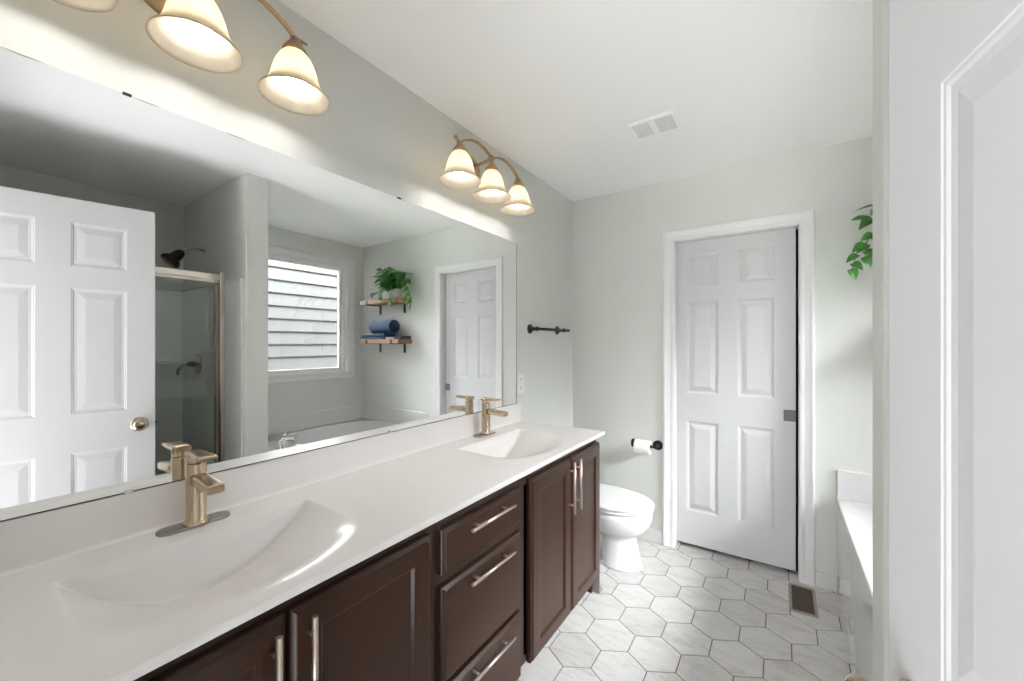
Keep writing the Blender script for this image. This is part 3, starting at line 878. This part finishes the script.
MB().box((SGX - 0.030, WY0 - 0.042, 0.11), (SGX + 0.022, WY0 - 0.011, 1.832)).build('wall_jamb', 'alu', se, bevel=0.006)
MB().box((SGX - 0.014, WY0 - 0.062, 0.14), (SGX + 0.010, WY0 - 0.042, 1.757)).build('door_stile', 'nickel', se, bevel=0.003)
MB().box((SGX - 0.026, 0.03, 0.11), (SGX + 0.026, WY0 - 0.042, 0.135)).build('sill_track', 'alu', se, bevel=0.003)
MB().box((SGX - 0.003, 0.04, 0.135), (SGX + 0.003, WY0 - 0.060, 1.760)).build('glass_panel', 'shower_glass', se)
sh = thing('overhead_shower', 'dark bronze bell shower head on a chrome arm', 'shower head', (2.19, WY0, 2.035))
MB().lathe([(0.0, -0.0005), (0.032, -0.0005), (0.030, -0.006), (0.012, -0.010), (0.0, -0.011)], 24, (0, 0, 0), 'Y').tube([(0, -0.006, 0), (0, -0.06, 0.003), (0, -0.095, -0.006), (0, -0.13, -0.035)], 0.0085, 14).build('shower_arm', 'chrome', sh)
axis = Vector((0.0, -0.66, -0.75)).normalized()
base = Vector((0, -0.125, -0.032))
e1 = Vector((1, 0, 0)); e2 = axis.cross(e1)
mb = MB(); rs = []
for r, h in ((0.016, 0.0), (0.022, 0.004), (0.030, 0.02), (0.035, 0.055), (0.036, 0.070), (0.050, 0.082), (0.060, 0.094), (0.061, 0.110), (0.056, 0.116), (0.010, 0.117)):
    rs.append([tuple(base + axis*h + e1*(r*math.cos(2*PI*k/28)) + e2*(r*math.sin(2*PI*k/28))) for k in range(28)])
mb.rings(rs); mb.build('spray_head', 'bronze', sh)
va = thing('shower_valve', 'nickel lever shower valve on the partition wall', 'shower valve', (2.27, WY0 - 0.010, 1.200))
MB().lathe([(0.0, -0.0005), (0.075, -0.0005), (0.074, -0.006), (0.060, -0.011), (0.030, -0.013), (0.026, -0.02), (0.024, -0.055), (0.0, -0.057)], 36, (0, 0, 0), 'Y').build('escutcheon', 'nickel', va)
MB().tube([(0, -0.045, 0), (-0.0, -0.075, -0.002), (0.0, -0.10, -0.012), (0.0, -0.118, -0.04), (0.0, -0.12, -0.075)], [0.014, 0.013, 0.012, 0.010, 0.008], 14).build('lever', 'nickel', va)

# ------------------------------------------------------------------ shelves with plant and towels
def make_shelf(label, loc):
    t = thing('bracket_shelf', label, 'shelf', loc, group='rustic wood shelves')
    MB().box((-0.305, -0.178, 0), (0.305, -0.002, 0.044)).build('shelf_board', 'wood', t, bevel=0.004)
    for x in (-0.195, 0.195):
        mb = MB()
        mb.box((x - 0.014, -0.184, -0.005), (x + 0.014, 0, 0.0)); mb.box((x - 0.014, -0.184, -0.005), (x + 0.014, -0.179, 0.040))
        mb.box((x - 0.014, -0.006, -0.095), (x + 0.014, 0, -0.004))
        b = mb.build('bracket', 'black', t, bevel=0.001)
    return t
s1 = make_shelf('upper rustic wood shelf on black brackets, under the plant', (2.105, D, 1.762))
dup(s1, (2.105, D, 1.350), 'lower rustic wood shelf on black brackets, under the towels')

pl = thing('pothos_plant', 'leafy green pothos in a white pot on the upper shelf', 'plant', (1.945, D - 0.092, 1.8065))
MB().lathe([(0.0, 0.0), (0.046, 0.0), (0.052, 0.01), (0.062, 0.085), (0.064, 0.10), (0.060, 0.10), (0.056, 0.086), (0.0, 0.084)], 32).build('pot', 'pot', pl)
MB().lathe([(0.0, 0.0885), (0.0565, 0.087)], 24).build('soil', 'soil', pl)
rl = random.Random(21)
leaves = MB(); stems = MB()
def add_leaf(p, tip, nrm, L, W):
    t = Vector(tip).normalized(); n = Vector(nrm); n = (n - t*n.dot(t)).normalized(); s = t.cross(n)
    p = Vector(p)
    out = [(0, 0.0), (-0.10, 0.22), (-0.04, 0.42), (0.15, 0.5), (0.42, 0.44), (0.70, 0.26), (0.88, 0.10), (1.0, 0.0)]
    def P(a, b): return tuple(p + t*(a*L) + s*(b*W) + n*(abs(b)*0.28*W - 0.35*L*max(0, a-0.3)**2))
    mid = [P(a, 0) for a, b in out]
    for sg in (1, -1):
        ed = [P(a, sg*b) for a, b in out]
        v = mid + ed; k = len(mid); f = []
        for i in range(k - 1):
            f.append((i, i+1, k+i+1, k+i))
        leaves.add(v, f, 0, True)
def vine(pts, ln, every=0.035):
    stems.tube(pts, 0.0018, 6)
ROOM = D - 0.012
def clampwall(q):
    # keep leaves in front of the wall (local y of the wall is +0.092)
    return Vector((q[0], min(q[1], 0.055), q[2]))
for i in range(46):
    a = rl.uniform(0, 2*PI); el_ = rl.uniform(0.25, 1.45)
    r = rl.uniform(0.10, 0.23)
    d = Vector((math.cos(a)*math.cos(el_)*1.35, math.sin(a)*math.cos(el_)*0.55 - 0.15, math.sin(el_)*0.95))
    top_ = clampwall(Vector((-0.075, -0.01, 0.080)) + d*r*1.10)
    midp = Vector((0, 0, 0.088)).lerp(top_, 0.5) + Vector((0, 0, 0.03))
    stems.tube([(0.02*math.cos(a), 0.02*math.sin(a), 0.085), tuple(midp), tuple(top_)], 0.0016, 6)
    for q in range(3):
        tip = Vector((math.cos(a + rl.uniform(-.9, .9)), -abs(math.sin(a))*0.6 + rl.uniform(-.6, .1), rl.uniform(-0.9, 0.25)))
        pp = clampwall(top_ + Vector((rl.uniform(-.03, .03), rl.uniform(-.03, .01), rl.uniform(-.035, .03))))
        add_leaf(pp, tip, (rl.uniform(-.4, .4), -0.7, rl.uniform(0.3, 1.0)), rl.uniform(0.055, 0.088), rl.uniform(0.046, 0.070))
# trailing vines: two to the right past the shelf end, one in front, one to the left
trails = [[(0, 0, 0.09), (-0.10, -0.04, 0.14), (-0.24, -0.07, 0.10), (-0.315, -0.085, 0.0), (-0.335, -0.09, -0.085)],
          [(0, 0, 0.09), (-0.09, -0.06, 0.16), (-0.22, -0.08, 0.15), (-0.275, -0.085, 0.06), (-0.285, -0.09, -0.03)],
          [(0, 0, 0.09), (-0.02, -0.07, 0.12), (-0.06, -0.105, 0.06), (-0.08, -0.115, -0.01), (-0.09, -0.118, -0.05)],
          [(0, 0, 0.09), (0.08, -0.05, 0.13), (0.10, -0.09, 0.07), (0.10, -0.11, 0.0)],
          [(0, 0, 0.09), (0.12, -0.03, 0.12), (0.24, -0.05, 0.07), (0.31, -0.06, 0.075)]]
for tr in trails:
    vp = [Vector(p) for p in tr]
    stems.tube(tr, 0.0018, 6)
    for k in range(len(vp) - 1):
        for q in range(2):
            t_ = (q + rl.uniform(.2, .8)) / 2
            p = vp[k].lerp(vp[k+1], t_)
            sd = -1 if (k + q) % 2 else 1
            dr_ = (vp[k+1] - vp[k]).normalized()
            add_leaf(p, (sd*0.6 + dr_.x*0.4, rl.uniform(-.5, -.1), -0.55), (0.1*sd, -0.9, 0.5), rl.uniform(0.045, 0.065), rl.uniform(0.038, 0.052))
    add_leaf(vp[-1], (rl.uniform(-.5, .5), -0.2, -1), (0.2, -1, 0.2), 0.055, 0.045)
add_leaf((-0.25, -0.07, 0.225), (-1, -0.15, -0.12), (0, -0.1, 1), 0.09, 0.05)
leaves.build('foliage', 'leaf', pl)
stems.build('stems', 'stem', pl)

# towels on the lower shelf (top of board at 1.394)
ST = 1.3945
def folded(name, label, cx, cyy, lx, ly, layers, th_, mname, group=None, wob=0.004, rz=0.0):
    t = thing(name, label, 'towel', (cx, cyy, ST), rz, group)
    rl2 = random.Random(int(cx*1000))
    mb = MB()
    for k in range(layers):
        z0 = k*th_
        nx_, ny_ = 22, 10
        pts_top = []
        def sec(x):
            o = []
            dx = rl2.uniform(-wob, wob)
            for j in range(20):
                a = 2*PI*j/20; c, s_ = math.cos(a), math.sin(a)
                o.append((x, (ly/2 + dx)*math.copysign(abs(c)**0.45, c), z0 + th_/2 + th_*0.5*math.copysign(abs(s_)**0.6, s_)))
            return o
        mb.rings([sec(-lx/2 + lx*i/nx_) for i in range(nx_ + 1)])
    mb.build('cloth', mname, t)
    return t
folded('folded_towel', 'navy folded towel lying flat under the rolled towel', 2.215, D - 0.098, 0.38, 0.155, 2, 0.030, 'towel')
folded('washcloth', 'pale grey-blue folded washcloth on the lower shelf front', 1.935, D - 0.125, 0.13, 0.10, 2, 0.012, 'towel2')
bx = thing('storage_box', 'small charcoal box at the right end of the lower shelf', 'box', (1.832, D - 0.055, ST))
MB().box((-0.028, -0.045, 0), (0.028, 0.045, 0.024)).build('box_base', 'slate', bx, bevel=0.003)
MB().box((-0.030, -0.047, 0.024), (0.030, 0.047, 0.034)).build('box_lid', 'slate', bx, bevel=0.003)
# rolled towel: spiral section along x
rt = thing('rolled_towel', 'navy rolled towel lying on the folded towel', 'towel', (2.115, D - 0.100, ST + 0.0605))
mb = MB(); Rr = 0.068
rl3 = random.Random(5)
rs = []
NX = 25
for i in range(NX):
    x = -0.165 + 0.33*i/(NX - 1)
    w = 1 + 0.018*math.sin(i*1.7) + rl3.uniform(-.01, .01)
    rs.append([(x, Rr*w*math.cos(2*PI*k/40), Rr + Rr*w*(1 + (0.03 if 6 < k < 12 else 0))*math.sin(2*PI*k/40)) for k in range(40)])
mb.rings(rs)
for xe in (-0.163, 0.163):
    sp_ = []
    for k in range(96):
        a = k*2*PI/24; r = 0.004 + (Rr - 0.010)*k/96
        sp_.append((xe, r*math.cos(a), Rr + r*math.sin(a)))
    mb.tube(sp_, 0.0062, 6)
mb.build('cloth', 'towel', rt)


# unseen ceiling slab added to keep high sky light out of the doorway
tag(MB().box((-7.0, -10.0, H), (2.7, -0.16, H + 0.1)).build('ceiling_sky_blocker', 'ceiling'), 'added white ceiling slab outside the doorway, blocking the high sky', 'ceiling', kind='structure')

# unseen walls added behind the camera to narrow the light through the doorway
struct('wall_light_baffle', MB().box((0.52, -1.9, 0), (0.60, -0.15, H)).box((1.66, -1.9, 0), (1.74, -0.15, H)), 'hallbaffle', 'added dark grey walls outside the doorway, narrowing its light', 'wall')
